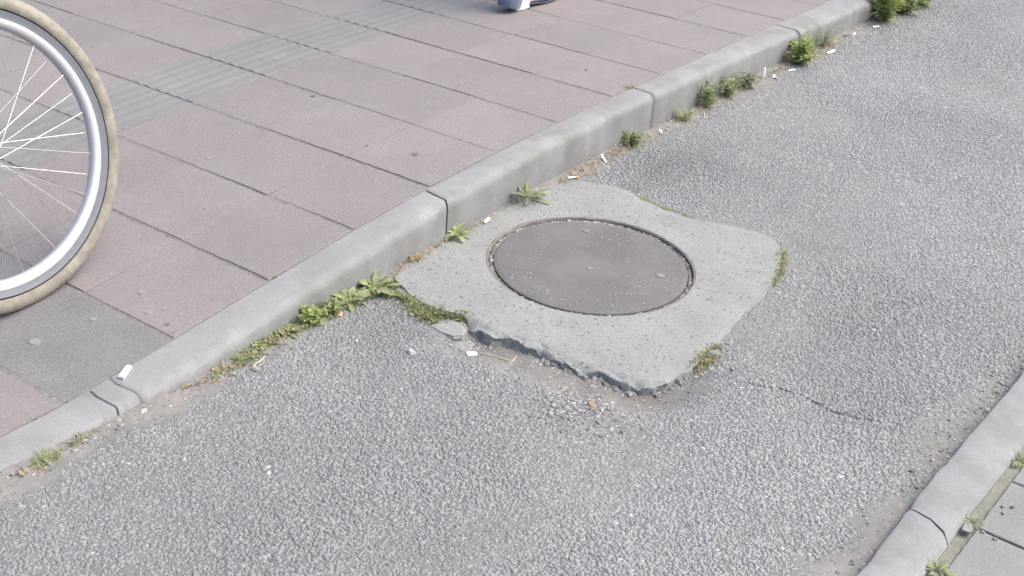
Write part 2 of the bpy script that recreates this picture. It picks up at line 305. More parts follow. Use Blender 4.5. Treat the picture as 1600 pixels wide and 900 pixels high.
# old gum and spots trodden onto the slabs
for (x, y, r, mt) in [(1.627, .257, .014, 'gumdark'), (.676, .295, .010, 'gum'), (.63, .221, .010, 'gum'), (1.042, .47, .006, 'gum'), (1.587, .401, .005, 'gumdark'), (1.956, .483, .008, 'gum'), (2.168, .52, .009, 'gum'), (1.766, .772, .007, 'gumdark'), (2.908, .682, .010, 'gum'), (2.031, 1.363, .012, 'gum'), (.397, .326, .013, 'gum'), (.533, .295, .008, 'gum'), (2.30, .63, .007, 'gum'), (2.55, .30, .006, 'gumdark'), (1.25, .68, .008, 'gum'), (1.40, .52, .006, 'gum'), (2.62, .93, .009, 'gum'), (.62, .15, .006, 'gumdark')]:
    vv = [(0, 0, .0004)] + [(r * random.uniform(.8, 1.15) * math.cos(a), r * random.uniform(.8, 1.1) * math.sin(a), .0003) for a in np.linspace(0, 6.28, 15)[:-1]]
    vv += [(p[0] * 1.12, p[1] * 1.12, -.002) for p in vv[1:]]
    ff = [(0, q + 1, (q + 1) % 14 + 1) for q in range(14)] + [(q + 1, q + 15, (q + 1) % 14 + 15, (q + 1) % 14 + 1) for q in range(14)]
    mk('gum_spot', vv, ff, MAT[mt], pav, False, (x, y, float(zpav(x, y)) + .0011))

# kerb stones of the pavement
def kerb_stone(parent, xa, xb, yf, yb, ht, wa, wb, seed, zlow=-.12, mat='kerb', nose=.016):
    r = np.random.default_rng(seed); m = max(9, int((xb - xa) / .02)); vs_ = []
    xs = [xa, xa + .0035, xa + .01] + list(np.linspace(xa + .02, xb - .02, m - 5)) + [xb - .01, xb - .0035, xb]; m = len(xs) - 1
    for q in range(m + 1):
        x = xs[q]; endf = 1 if q in (0, m) else 0
        h = float(ht(x)); f = float(yf(x)) + r.normal(0, .0012) + .004 * (N3(x, .5, 18) - .5); bk = float(yb(x)); ins = .004 * endf
        ns = min(nose, max(.008, h * .5 + .006)) * (1 + .7 * (N1(x, .3, 9) - .5) + .9 * max(0, N2(x, .8, 24) - .62) * 5 + r.normal(0, .07))
        prof = [(bk, zlow), (bk, h - .004 - ins), (bk - .004, h - ins * .7), (bk - .03, h + r.normal(0, .0005) - ins * .5), (f + ns * 1.3, h - .0008 - ins * .5), (f + ns * .75, h - .0035 - ins * .6), (f + ns * .38, h - .009 - ins), (f + ns * .12 + ins * .6, h - .015), (f + ins * .7, h - .026), (f + ins * .5, min(h - .035, -.01)), (f, zlow)]
        for pq, (y, z) in enumerate(prof):
            if 3 <= pq <= 8: z += .003 * (N1.fb(x, y * 2 + z * 2, 22, 3) - .5); y += .003 * (N2.fb(x, z * 3, 25, 3) - .5) * (pq > 5)
            wob = (wa(y) if q < m * .5 else wb(y)) * max(0, 1 - min(x - xa, xb - x) / min(.06, (xb - xa) * .45))
            vs_.append((x + wob, y, z))
    npf = 11; fc = rows_faces(m + 1, npf); fc.append(tuple(range(npf))); fc.append(tuple(m * npf + q for q in range(npf - 1, -1, -1)))
    return mk('kerb_stone', vs_, fc, MAT[mat], parent, True)
kb_x = np.linspace(-12, 14, 400)
kv = [];
for x in kb_x: f, h = float(yface(x)), float(zkerb(x)); kv += [(x, f + .012, -.12), (x, f + .012, h - .030), (x, YB - .002, h - .012), (x, YB - .002, -.12)]
kerb = mk('kerb', kv, rows_faces(len(kb_x), 4), MAT['joint']); tag(kerb, kind='structure')
j1 = lambda y: -.02 + (y / .1) * .012 + .010 * (N2(0, y, 45) - .5); zero = lambda y: 0.0
c1 = lambda y: .024 * (N1(.5, y, 48) - .5) + .05 * (y - .05); c2 = lambda y: .020 * (N3(.9, y, 50) - .5) + .10 * (y - .05)
bk = lambda x: YB - .0025
JX = [(-2.9, -1.85), (-1.84, -.72), (-.71, .3440), (.3455, .4052), (.4066, 1.474), (1.4805, 2.508), (2.5155, 3.512), (3.518, 4.52), (4.527, 5.53), (5.537, 6.54), (6.547, 7.55)]
for q, (a_, b_) in enumerate(JX):
    wa = {3: c1, 4: c2, 5: j1}.get(q, zero); wb = {2: c1, 3: c2, 4: j1}.get(q, zero)
    kerb_stone(kerb, a_, b_, yface, bk, zkerb, wa, wb, 40 + q)
# low kerb along the far side of the path
kv = []
for x in kb_x: kv += [(x, YR - .008, -.12), (x, YR - .010, ZR - .007), (x, YRI + .010, ZR - .007), (x, YRI + .004, -.12)]
kr = mk('kerb_right', kv, rows_faces(len(kb_x), 4), MAT['grit']); tag(kr, kind='structure')
# (built by mirroring the stone profile: its face looks towards the path)
def kerb_low(xa, xb, seed, ea, eb):
    r = np.random.default_rng(seed); m = 44; vs_ = []; npf = 9
    for q in range(m + 1):
        x = xa + (xb - xa) * q / m; e = .003 if q in (0, m) else 0; o1 = (N1(x, .9, 14) - .5) * .010 + r.normal(0, .0008); o2 = (N2(x, .4, 8) - .5) * .006
        prof = [(YR + o1 - e, -.1), (YR + o1 - e, ZR - .010), (YR - .004 + o1, ZR - .003 - e), (YR - .012 + o1, ZR - e * .5), (YR - .05, ZR + r.normal(0, .0006)), (YRI + .018 + o2, ZR - .0005), (YRI + .006 + o2, ZR - .004 - e), (YRI + o2, ZR - .012 - e), (YRI + o2, -.1)]
        for (y, z) in prof:
            s = (y - YRI) / (YR - YRI); wob = (ea(s) if q < m / 2 else eb(s)) * max(0, 1 - min(q, m - q) / 4); vs_.append((x + wob, y, z))
    fc = [f[::-1] for f in rows_faces(m + 1, npf)]; fc.append(tuple(range(npf - 1, -1, -1))); fc.append(tuple(m * npf + q for q in range(npf)))
    return mk('kerb_stone', vs_, fc, MAT['kerb'], kr, True)
eb1 = lambda s: -.012 + .028 * s + .012 * (N3(.2, s, 7) - .5) - .022 * float(sstep(.35, .0, s)); ea1 = lambda s: eb1(s) * .9 + (.001 if s > .1 else -.004)
kerb_low(-.905, .115, 71, zero, zero); kerb_low(.122, 1.1155, 72, zero, eb1); kerb_low(1.1195, 2.12, 73, ea1, zero); kerb_low(2.128, 3.13, 74, zero, zero); kerb_low(3.138, 4.14, 75, zero, zero); kerb_low(4.148, 5.15, 76, zero, zero)
# pavement beyond the low kerb
X, Y = np.meshgrid(np.concatenate([[-25], np.arange(-.6, 4, .05), [30]]), np.array([-14, -4, -2.6, -2.2, -1.9, -1.7, -1.6, -1.54, YRI + .01]), indexing='ij')
pr = mk('pavement_right', np.stack([X, Y, np.full_like(X, .0125)], -1).reshape(-1, 3), rows_faces(X.shape[0], X.shape[1]), stone_mat('mossy_sand', (.155, .165, .13), (.22, .225, .20), 30, 240, .5, .95, light=(90, .2, .12, (.42, .41, .38)), bstr=.8, bdist=.003), smooth=True); tag(pr, kind='structure')
PV = [slab_mesh('paving_slab', .197, .297, MAT['paver'], 90 + q) for q in range(4)]
for i in range(-4, 12):
    for j in range(0, 5):
        link('paving_slab', PV[random.randrange(4)], pr, (1.172 + (i + .5) * .2045, -1.541 - (j + .5) * .302, .0195 + random.uniform(-.001, .001)), (random.gauss(0, .003), random.gauss(0, .003), random.gauss(0, .004)))

# ---------------------------------------------------------------- concrete collar and manhole
NRG = 26; vv = []
for a in range(NA):
    c_, s_ = math.cos(TH[a]), math.sin(TH[a])
    for q in range(NRG):
        t = q / (NRG - 1); r = MR + (RO[a] - MR) * (1 - (1 - t) ** 1.6); x, y = MC[0] + r * c_, MC[1] + r * s_
        z = .003 + (N1.fb(x, y, 14, 4) - .5) * .006 * min(1, t * 4 + .1) * min(1, 1.0) - .004 * near_edge[a] * t ** 6
        ed = RO[a] - r
        if ed < .03: z -= (.03 - ed) * (.06 + .55 * max(0, N2(x, y, 45) - .35) * (.3 + 1.3 * near_edge[a])) + near_edge[a] * (.03 - ed) * .25 * (N3(x, y, 110) - .4)
        vv.append((x, y, z))
    x, y, z = vv[-1]; ne = near_edge[a]
    vv.append((MC[0] + (RO[a] + .004 - .010 * ne * N3(x, y, 50)) * c_, MC[1] + (RO[a] + .004 - .010 * ne * N3(x, y, 50)) * s_, z - .008 - .008 * ne * N1(x, y, 70)))
    vv.append((MC[0] + (RO[a] + .002 + .012 * ne * (N1(x, y, 80) - .4)) * c_, MC[1] + (RO[a] + .002 + .012 * ne * (N1(x, y, 80) - .4)) * s_, z - .022))
    vv.append((MC[0] + RO[a] * c_, MC[1] + RO[a] * s_, -.085))
    vv.append((MC[0] + MR * c_, MC[1] + MR * s_, -.085))
ff = rows_faces(NA, NRG + 4, True, True)
collar = mk('concrete_collar', vv, ff, MAT['collar'], None, True)
tag(collar, 'pale cast concrete collar with a ragged broken outline around the round manhole', 'concrete collar')
man = empty('manhole', (MC[0], MC[1], 0)); tag(man, 'round dark iron manhole cover set in the pale concrete collar', 'manhole')
def lathe(name, prof, mat, parent, nseg=128, jit=0, loc=None, axis_y=False, smooth=True, closed=False):
    vv = []
    for a in range(nseg):
        an = a / nseg * 2 * math.pi
        for (r, z) in prof:
            rr, zz = r + random.gauss(0, jit), z + random.gauss(0, jit)
            vv.append((rr * math.cos(an), zz, rr * math.sin(an)) if axis_y else (rr * math.cos(an), rr * math.sin(an), zz))
    return mk(name, vv, rows_faces(nseg, len(prof), True, closed), mat, parent, smooth, loc)
lathe('frame', [(.2712, -.08), (.2712, .0008), (.2708, .0022), (.2672, .0022), (.2660, .0005), (.2655, -.03)], MAT['rim_iron'], man, 180, .0004)
lathe('gap_dirt', [(.2665, -.011), (.262, -.0065), (.258, -.0055), (.254, -.0075), (.251, -.012)], MAT['grit'], man, 240, .0012)
cp = [(.252, -.04), (.252, -.0040), (.2512, -.0020), (.2490, -.0012)] + [(r, -.0010 + .0014 * math.cos(r / .25 * 1.4)) for r in np.linspace(.24, .004, 18)] + [(.0005, .0004)]
cover = lathe('cover', cp, MAT['iron'], man, 160)
# gravel caught in the gap, white flecks lying on the cover
def chips(n, place, size, tintf, name, mat, parent=None, flat=.6):
    vs_, fs_, cs_ = [], [], []
    for q in range(n):
        x, y, z, s = place(q); s = s * size; K = random.choice((5, 6)); an = random.uniform(0, 6.28); e = random.uniform(.65, 1.2); tx, ty = random.gauss(0, .25), random.gauss(0, .25)
        o = len(vs_); c = tintf(q)
        for lv, (rs, hz) in enumerate(((.8, 0.0), (1.0, .35), (.62, .95))):
            for k in range(K):
                a = k / K * 6.283; rr = s * rs * random.uniform(.78, 1.15); px, py = rr * math.cos(a) * e, rr * math.sin(a) / e
                X_, Y_ = px * math.cos(an) - py * math.sin(an), px * math.sin(an) + py * math.cos(an)
                vs_.append((x + X_, y + Y_, z + s * flat * 2 * hz * .6 + (tx * X_ + ty * Y_) * (lv > 0))); cs_.append((*c, 1))
        for lv in (0, 1):
            for k in range(K): fs_.append((o + lv * K + k, o + lv * K + (k + 1) % K, o + lv * K + K + (k + 1) % K, o + lv * K + K + k))
        fs_.append(tuple(o + 2 * K + k for k in range(K)))
    return mk(name, vs_, fs_, mat, parent, False, col=cs_)
def gap_place(q):
    zone = random.random(); an = random.gauss(.55, .22) if zone < .32 else (random.gauss(3.75, .25) if zone < .62 else random.uniform(0, 6.28))
    r = random.uniform(.2535, .2655); return (r * math.cos(an), r * math.sin(an), -.0075, random.uniform(.5, 1.5))
gt = lambda q: random.choice([(.50, .49, .47), (.32, .31, .29), (.22, .21, .20), (.40, .38, .35), (.15, .145, .14), (.26, .25, .24)])
tag(chips(520, gap_place, .0036, gt, 'gap_gravel', MAT['pebble'], man), kind='stuff')
def fleck(n):
    vs_, fs_ = [], []
    def one(x, y, L, W_, an):
        o = len(vs_)
        for (u, v, z) in ((-1, 0, .0012), (-.4, .8, .0015), (.5, .7, .0015), (1, 0, .0012), (.4, -.8, .0015), (-.5, -.7, .0015), (0, 0, .0022)):
            px, py = u * L, v * W_; vs_.append((x + px * math.cos(an) - py * math.sin(an), y + px * math.sin(an) + py * math.cos(an), z))
        for k in range(6): fs_.append((o + k, o + (k + 1) % 6, o + 6))
    for (ca, rr, sp, cnt) in ((2.75, .19, .30, 14), (3.0, .205, .20, 10), (4.35, .17, .26, 18), (4.7, .205, .22, 10), (.05, .17, .30, 12), (3.7, .21, .2, 8), (1.6, .15, .6, 8), (5.4, .12, .9, 10)):
        for q in range(cnt):
            a_ = random.gauss(ca, sp); r = min(.243, max(.02, random.gauss(rr, .022))); one(r * math.cos(a_), r * math.sin(a_), random.uniform(.0018, .0048), random.uniform(.0007, .0013), random.gauss(-.6, .5))
    return vs_, fs_
v_, f_ = fleck(0); tag(mk('fleck', v_, f_, plain('pale_fleck', (.42, .42, .42), .7, var=.1), man), kind='stuff')
for (x, y, r) in ((.075, -.165, .011), (.155, .115, .009), (-.02, -.01, .008)):
    vv = [(0, 0, .0012)] + [(r * random.uniform(.85, 1.1) * math.cos(a), r * random.uniform(.85, 1.1) * math.sin(a), .0009) for a in np.linspace(0, 6.28, 15)[:-1]]
    vv += [(p[0] * 1.1, p[1] * 1.1, -.002) for p in vv[1:]]
    mk('gum_spot', vv, [(0, q + 1, (q + 1) % 14 + 1) for q in range(14)] + [(q + 1, q + 15, (q + 1) % 14 + 15, (q + 1) % 14 + 1) for q in range(14)], plain('pale_gum', (.17, .168, .175), .7, var=.05), man, True, (x, y, .0006))

# broken flat lump of concrete lying against the collar
def lump(name, outline, loc, h, mat, seed, parent=None, tilt=(0, 0)):
    r = np.random.default_rng(seed); vs_ = []; K = len(outline)
    levels = [(1.02, -.012), (1.03, h * .4), (.98, h * .8), (.90, h), (.6, h * 1.05), (.3, h * 1.03)]
    for (s, z) in levels:
        for (x, y) in outline: vs_.append((x * s + r.normal(0, .0012), y * s + r.normal(0, .0012), z + r.normal(0, .0007) + (tilt[0] * x + tilt[1] * y) * (z > 0)))
    vs_.append((0, 0, h * 1.03)); f = rows_faces(len(levels), K, False, True); o = (len(levels) - 1) * K
    for k in range(K): f.append((o + k, o + (k + 1) % K, len(vs_) - 1))
    return mk(name, vs_, f, mat, parent, False, loc)
zr = lambda x, y: float(zroad(x, y))
lp = lump('concrete_lump', [(.030, .030), (.012, .062), (-.022, .055), (-.030, .020), (-.026, -.018), (-.008, -.030), (.022, -.020), (.032, .004)], (1.100, -.300, zr(1.1, -.3)), .011, MAT['collar'], 5)
tag(lp, 'flat broken lump of concrete lying at the ragged edge of the manhole collar', 'concrete lump')
lp = lump('concrete_lump', [(.018, .020), (-.004, .026), (-.020, .012), (-.022, -.014), (-.002, -.024), (.018, -.012)], (1.068, -.352, zr(1.07, -.35)), .007, MAT['collar'], 6)
tag(lp, 'small grey concrete fragment in front of the larger flat lump', 'concrete lump')
# ---------------------------------------------------------------- loose grit in the gutters and the hollow
def gut(q):
    z_ = random.random()
    if z_ < .42: x = random.uniform(-.1, 4.8); y = float(yface(x)) - abs(random.gauss(.012, .025)) - .004
    elif z_ < .62: x = random.uniform(.6, 2.6); y = YR + abs(random.gauss(.0, .035)) + .004
    elif z_ < .80: x = random.gauss(1.05, .06); y = random.gauss(-.70, .055)
    else:
        a_ = random.uniform(3.1, 4.5); r = float(np.interp(a_, TH, RO)) + abs(random.gauss(.01, .035)) + .004; x, y = MC[0] + r * math.cos(a_), MC[1] + r * math.sin(a_)
    if edge_dist(x, y) < .004: return (x, y, .004, random.uniform(.3, .7)) if random.random() < .25 else (random.uniform(.1, 4), random.uniform(-1.2, -.1), 0.0, .2)
    return (x, y, zr(x, y) + .0014, random.uniform(.5, 1.3) * (1.6 if random.random() < .06 else 1))
tag(chips(2600, gut, .0038, lambda q: random.choice([(.30, .295, .285), (.20, .20, .20), (.16, .16, .168), (.23, .22, .20), (.18, .175, .17), (.22, .22, .225), (.42, .41, .40)]), 'loose_grit', MAT['pebble']), 'loose grit and small chippings lying in the gutters', 'grit', kind='stuff')

# ---------------------------------------------------------------- plants
def leaf_geo(L, W_, lobes=0, curl=.5, seg=9, fold=.25, rs=random):
    vs_, fs_ = [], []; x = z = 0.0; an = 0.0; ph = rs.uniform(0, 6)
    for k in range(seg + 1):
        t = k / seg; wd = W_ * .5 * (math.sin(math.pi * min(1, t * .93 + .05)) ** .8) * (.45 + .75 * t if lobes else 1)
        if lobes: wd *= .62 + .5 * abs(math.sin(t * lobes * math.pi + ph))
        if k == seg: wd = .0003
        sw = math.sin(t * 3 + ph) * W_ * .12
        vs_ += [(x, sw + wd, z + wd * fold), (x, sw, z), (x, sw - wd, z + wd * fold)]
        an -= curl / seg; x += L / seg * math.cos(an); z += L / seg * math.sin(an)
    for k in range(seg):
        for b in (0, 1): fs_.append((k * 3 + b, k * 3 + b + 1, k * 3 + 4 + b, k * 3 + 3 + b))
    return vs_, fs_
def rosette(name, loc, n, L, W_, mats, label, lobes=4, elev=(.15, .9), arc=(0, 6.283), cat='weed', group='weeds along the kerb'):
    root = empty(name, loc); tag(root, label, cat, group)
    for q in range(n):
        l = L * random.uniform(.6, 1.1); v, f = leaf_geo(l, W_ * random.uniform(.75, 1.15), lobes, random.uniform(.5, 1.1))
        a_ = arc[0] + (arc[1] - arc[0]) * (q + random.uniform(-.3, .3)) / n
        mk('leaf', v, f, MAT[random.choice(mats)], root, True, (0.006 * math.cos(a_), 0.006 * math.sin(a_), .002), (random.gauss(0, .2), -random.uniform(*elev), a_))
    return root
def blades(n, L, spread, lean, wd=.0022):
    vs_, fs_ = [], []
    for q in range(n):
        a_ = random.uniform(0, 6.283); r = spread * math.sqrt(random.random()); bx_, by_ = r * math.cos(a_), r * math.sin(a_) * .6
        l = L * random.uniform(.5, 1.1); d_ = random.uniform(0, 6.283); ln = random.uniform(*lean); o = len(vs_); x = y = 0.0; z = -.002; el_ = math.pi / 2 - ln
        for k in range(5):
            t = k / 4; w_ = wd * (1 - t * .85); sx_, sy_ = -math.sin(d_) * w_, math.cos(d_) * w_
            vs_ += [(bx_ + x + sx_, by_ + y + sy_, z), (bx_ + x - sx_, by_ + y - sy_, z)]
            x += l / 4 * math.cos(el_) * math.cos(d_); y += l / 4 * math.cos(el_) * math.sin(d_); z = max(.001, z + l / 4 * math.sin(el_)); el_ -= random.uniform(.15, .55)
        for k in range(4): fs_.append((o + 2 * k, o + 2 * k + 1, o + 2 * k + 3, o + 2 * k + 2))
    return vs_, fs_
def tuft(name, loc, ng, nd_, L, spread, label, lean=(.1, .9), mat='green', cat='grass tuft', group='grass tufts along the kerb', wd=.0022, rotz=0):
    root = empty(name, loc, (0, 0, rotz)); tag(root, label, cat, group)
    if ng: v, f = blades(ng, L, spread, lean, wd); mk('green_blades', v, f, MAT[mat], root)
    if nd_: v, f = blades(nd_, L * .8, spread * 1.15, (.7, 1.5), wd * .8); mk('dry_blades', v, f, MAT['dry'], root)
    return root
def leaflets(vs_, fs_, p, d_, l, w_):
    d_ = d_.normalized(); s_ = d_.cross(Vector((random.gauss(0, .5), random.gauss(0, .5), 1))).normalized(); n_ = s_.cross(d_); o = len(vs_)
    for (u, v, h) in ((0, 0, 0), (.35, .5, .08), (.75, .38, .02), (1, 0, -.12), (.75, -.38, .02), (.35, -.5, .08), (.5, 0, -.03)):
        q = p + d_ * (u * l) + s_ * (v * w_) + n_ * (h * l); vs_.append(tuple(q))
    for k in range(6): fs_.append((o + k, o + (k + 1) % 6, o + 6))
def bushy(name, loc, ns, H, nl, l, w_, label, mat='green', spread=.5, dry=0, cat='weed', group='weeds along the kerb'):
    root = empty(name, loc); tag(root, label, cat, group)
    for q in range(ns):
        a_ = q / ns * 6.283 + random.uniform(-.4, .4); ln = random.uniform(.1, 1) * spread; h = H * random.uniform(.6, 1.05)
        d_ = Vector((math.cos(a_) * math.sin(ln), math.sin(a_) * math.sin(ln), math.cos(ln))); pts = [Vector((random.gauss(0, .006), random.gauss(0, .005), -.003))]
        for k in range(5): pts.append(pts[-1] + d_ * h / 5); d_ = (d_ + Vector((random.gauss(0, .12), random.gauss(0, .12), .02))).normalized()
        sv, sf = [], []
        for k, p in enumerate(pts):
            r = .0012 * (1 - k * .13)
            for m_ in range(4): sv.append((p.x + r * math.cos(m_ * 1.571), p.y + r * math.sin(m_ * 1.571), p.z))
        mk('stem', sv, rows_faces(6, 4, False, True), MAT['dull'], root)
        lv, lf = [], []
        for m_ in range(int(nl * .7)):
            t = random.uniform(.12, 1.0) * 4.99; k = int(t); p = pts[k].lerp(pts[k + 1], t - k); aa = random.uniform(0, 6.283)
            leaflets(lv, lf, p, Vector((math.cos(aa), math.sin(aa), random.uniform(-.1, .9))), l * random.uniform(.6, 1.15), w_ * random.uniform(.7, 1.1))
        mk('foliage', lv, lf, MAT[mat], root)
    v, f = blades(16, H * 1.15, .022, (.1, .9), .0015); mk('grass_blades', v, f, MAT['bright'], root)
    if dry: v, f = blades(dry, H * .7, .03, (.9, 1.5), .0016); mk('dry_blades', v, f, MAT['dry'], root)
    return root
def carpet(name, path, n, width, l, mat, label, dryn=0, zoff=0.0):
    vs_, fs_, dv, df = [], [], [], []; P_ = np.array(path); seg = np.hypot(*np.diff(P_, axis=0).T); cum = np.concatenate([[0], np.cumsum(seg)])
    for q in range(n + dryn):
        s_ = random.uniform(0, cum[-1]); wv = width * (.4 + .9 * float(N1(s_, .7, 30))); x = float(np.interp(s_, cum, P_[:, 0])) + random.gauss(0, wv); y = float(np.interp(s_, cum, P_[:, 1])) + random.gauss(0, wv)
        if y > float(yface(x)) - .003: continue
        z = max(zr(x, y), .004 if edge_dist(x, y) < 0 else -1); aa = random.uniform(0, 6.283); L_ = l * random.uniform(.6, 1.3)
        leaflets(*((vs_, fs_) if q < n else (dv, df)), Vector((x, y, z + random.uniform(0, l * .9))), Vector((math.cos(aa), math.sin(aa), random.uniform(.1, 1.4))), L_, L_ * random.uniform(.35, .6))
    o = mk(name, vs_, fs_, MAT[mat]); tag(o, label, 'moss', kind='stuff')
    if dryn: mk('dry_bits', dv, df, MAT['dry'], o)
    return o
GZ = lambda x, y: (x, y, zr(x, y))
# along the kerb, from the dropped end onwards
tuft('grass_tuft', GZ(.150, -.022), 70, 90, .030, .034, 'low half dry grass tuft nearest the dropped end of the kerb')
tuft('grass_tuft', GZ(.232, -.015), 60, 25, .022, .020, 'tiny green grass tuft just before the cracked short kerb stone', mat='dull')
tuft('grass_tuft', GZ(.600, -.040), 40, 110, .032, .034, 'straw coloured grass tuft at the kerb beside a long dry straw')
tuft('grass_tuft', GZ(.685, -.036), 90, 80, .034, .036, 'yellow green grass tuft between the straw coloured tuft and the leafy weeds')
rosette('leafy_weed', GZ(.752, -.022), 13, .034, .013, ['dull', 'green'], 'small dark leafy weed at the kerb, first of the broad leaved ones', 0, (.2, .9))
rosette('leafy_weed', GZ(.825, -.026), 14, .032, .013, ['dull', 'green'], 'small round leaved weed at the kerb beside the bright green clump', 0, (.2, .9))
bushy('weed_clump', GZ(.893, -.032), 20, .048, 30, .015, .007, 'dense bright yellow green clump of weed against the kerb face', 'bright', 1.15, 30)
bushy('weed_clump', GZ(.962, -.034), 14, .042, 26, .015, .006, 'green clump of weed between the yellow green clump and the broad leaves', 'green', 1.2, 20)
rosette('broad_leaf_weed', GZ(1.030, -.030), 17, .052, .021, ['green', 'dull'], 'broad leaved green weed next to the green clump at the kerb', 2, (.2, .95))
rosette('broad_leaf_weed', GZ(1.118, -.036), 19, .064, .023, ['green', 'green', 'dull'], 'largest broad leaved weed where the concrete collar meets the kerb', 2, (.15, 1.0))
tuft('grass_tuft', GZ(1.125, -.075), 10, 60, .035, .028, 'tuft of dry stalks under the largest broad leaved weed', lean=(.5, 1.3))
carpet('moss', [(1.175, -.030), (1.150, -.048), (1.120, -.060), (1.132, -.115), (1.118, -.170), (1.130, -.225), (1.150, -.262), (1.160, -.285)], 1500, .010, .0085, 'moss', 'green moss growing along the collar edge above the flat concrete lump', 320)
carpet('moss', [(1.105, -.175), (1.095, -.215), (1.110, -.245)], 420, .012, .008, 'moss', 'patch of moss between the collar edge and the dark asphalt', 200)
carpet('moss', [(1.335, -.818), (1.40, -.816), (1.455, -.811)], 300, .010, .008, 'moss', 'moss clump at the front corner of the concrete collar', 420)
carpet('moss', [(1.83, -.769), (1.90, -.750), (1.97, -.725), (2.03, -.695)], 160, .009, .008, 'moss', 'line of moss along the right end of the concrete collar', 120)
carpet('moss', [(2.036, -.42), (2.034, -.36), (2.03, -.30), (2.045, -.23)], 90, .007, .007, 'moss', 'thin moss in the seam behind the concrete collar', 60)
tuft('grass_tuft', (1.308, -.012, .004), 0, 70, .026, .018, 'small heap of dry grass on the collar against the kerb', lean=(.6, 1.4), group='dry litter')
rosette('leafy_weed', (1.478, -.010, .003), 13, .050, .019, ['green', 'bright', 'dull'], 'green weed growing below the chipped kerb joint beside the manhole', 3, (.25, 1.1))
rosette('leafy_weed', (1.800, -.014, .003), 20, .072, .014, ['dull', 'dull', 'green'], 'grey green spiky rosette on the collar against the kerb behind the manhole', 6, (.2, 1.05))
tuft('grass_tuft', GZ(2.085, -.022), 0, 90, .040, .045, 'dry stalks and litter at the kerb behind the collar', lean=(.6, 1.4), group='dry litter')
tuft('grass_tuft', GZ(2.175, -.030), 0, 60, .032, .035, 'thin dry litter at the kerb beside the bushy fine leaved weed', lean=(.6, 1.4), group='dry litter')
bushy('fine_leaf_weed', GZ(2.350, -.015), 14, .062, 30, .014, .004, 'bushy fine leaved weed standing before the open kerb joint', 'green', .75, 20)
tuft('grass_tuft', GZ(2.660, -.022), 60, 70, .070, .024, 'grass tuft with a brown dry base just past the open kerb joint', lean=(.05, .7), wd=.0017)
bushy('upright_weed', GZ(2.815, -.022), 8, .105, 26, .024, .006, 'tall upright narrow leaved weed, first of three past the open kerb joint', 'green', .45, 14)
bushy('upright_weed', GZ(2.955, -.024), 9, .082, 26, .022, .006, 'middle one of three narrow leaved weeds past the open kerb joint', 'green', .7, 10)
bushy('upright_weed', GZ(3.070, -.034), 9, .070, 20, .022, .008, 'weed with some pale leaves, third past the open kerb joint beside the butts', 'dull', .9, 22)
bushy('upright_weed', GZ(3.445, -.058), 18, .10, 46, .026, .009, 'large leafy green weed in front of the hairline kerb joint', 'bright', .9, 10)
tuft('grass_tuft', GZ(3.560, -.034), 60, 20, .15, .020, 'tall thin grass standing behind the large leafy weed', lean=(.02, .3), wd=.0016)
tuft('grass_tuft', GZ(3.690, -.038), 50, 40, .14, .022, 'tall wispy brownish grass beside the large leafy weed', lean=(.02, .35), wd=.0015, mat='dull')
bushy('upright_weed', GZ(4.170, -.075), 24, .17, 60, .032, .009, 'biggest bright green weed at the far end of the kerb', 'bright', .7, 10)
bushy('upright_weed', GZ(4.340, -.085), 16, .12, 46, .028, .009, 'green weed right behind the biggest bright weed', 'green', .9, 10)
bushy('upright_weed', GZ(4.500, -.100), 10, .09, 26, .030, .012, 'last low weed at the upper edge of the view', 'bright', .9, 20)
carpet('low_growth', [(.72, -.022), (.85, -.028), (.98, -.034), (1.08, -.04), (1.13, -.055)], 520, .012, .011, 'green', 'low creeping growth mixed between the broad leaved weeds', 260)
carpet('dry_litter', [(.08, -.03), (.30, -.02)], 30, .012, .008, 'dry', 'dry plant litter in the gutter at the dropped kerb', 80)
carpet('dry_litter', [(.50, -.03), (.62, -.036), (.76, -.035)], 40, .013, .009, 'dry', 'dry plant litter under the straw coloured grass tufts', 120)
carpet('dry_litter', [(1.95, -.018), (2.10, -.012), (2.30, -.012), (2.45, -.014)], 60, .013, .010, 'dry', 'brown plant litter between the collar and the open kerb joint', 170)
carpet('dry_litter', [(2.60, -.016), (2.80, -.02), (3.05, -.03), (3.35, -.035), (3.8, -.045)], 60, .012, .011, 'dry', 'dry plant litter along the far stretch of kerb', 180)
carpet('dry_litter', [(1.20, -.022), (1.32, -.012), (1.44, -.010), (1.62, -.008)], 30, .006, .008, 'dry', 'dry bits in the seam between collar and kerb', 130)
chips(260, lambda q: (lambda a_: (lambda r: (MC[0] + r * math.cos(a_), MC[1] + r * math.sin(a_), float(zroad(MC[0] + r * math.cos(a_), MC[1] + r * math.sin(a_))), random.uniform(.4, 1.3) * (2.0 if random.random() < .12 else 1)))(float(np.interp(a_, TH, RO)) + abs(random.gauss(-.001, .009))))(random.uniform(3.35, 4.42)), .0062, lambda q: random.choice([(.19, .2, .195), (.15, .155, .15), (.23, .235, .23)]), 'concrete_crumbs', MAT['pebble']); tag(bpy.data.objects['concrete_crumbs'], 'grey concrete crumbs at the foot of the collar broken edge', 'crumbs', kind='stuff')
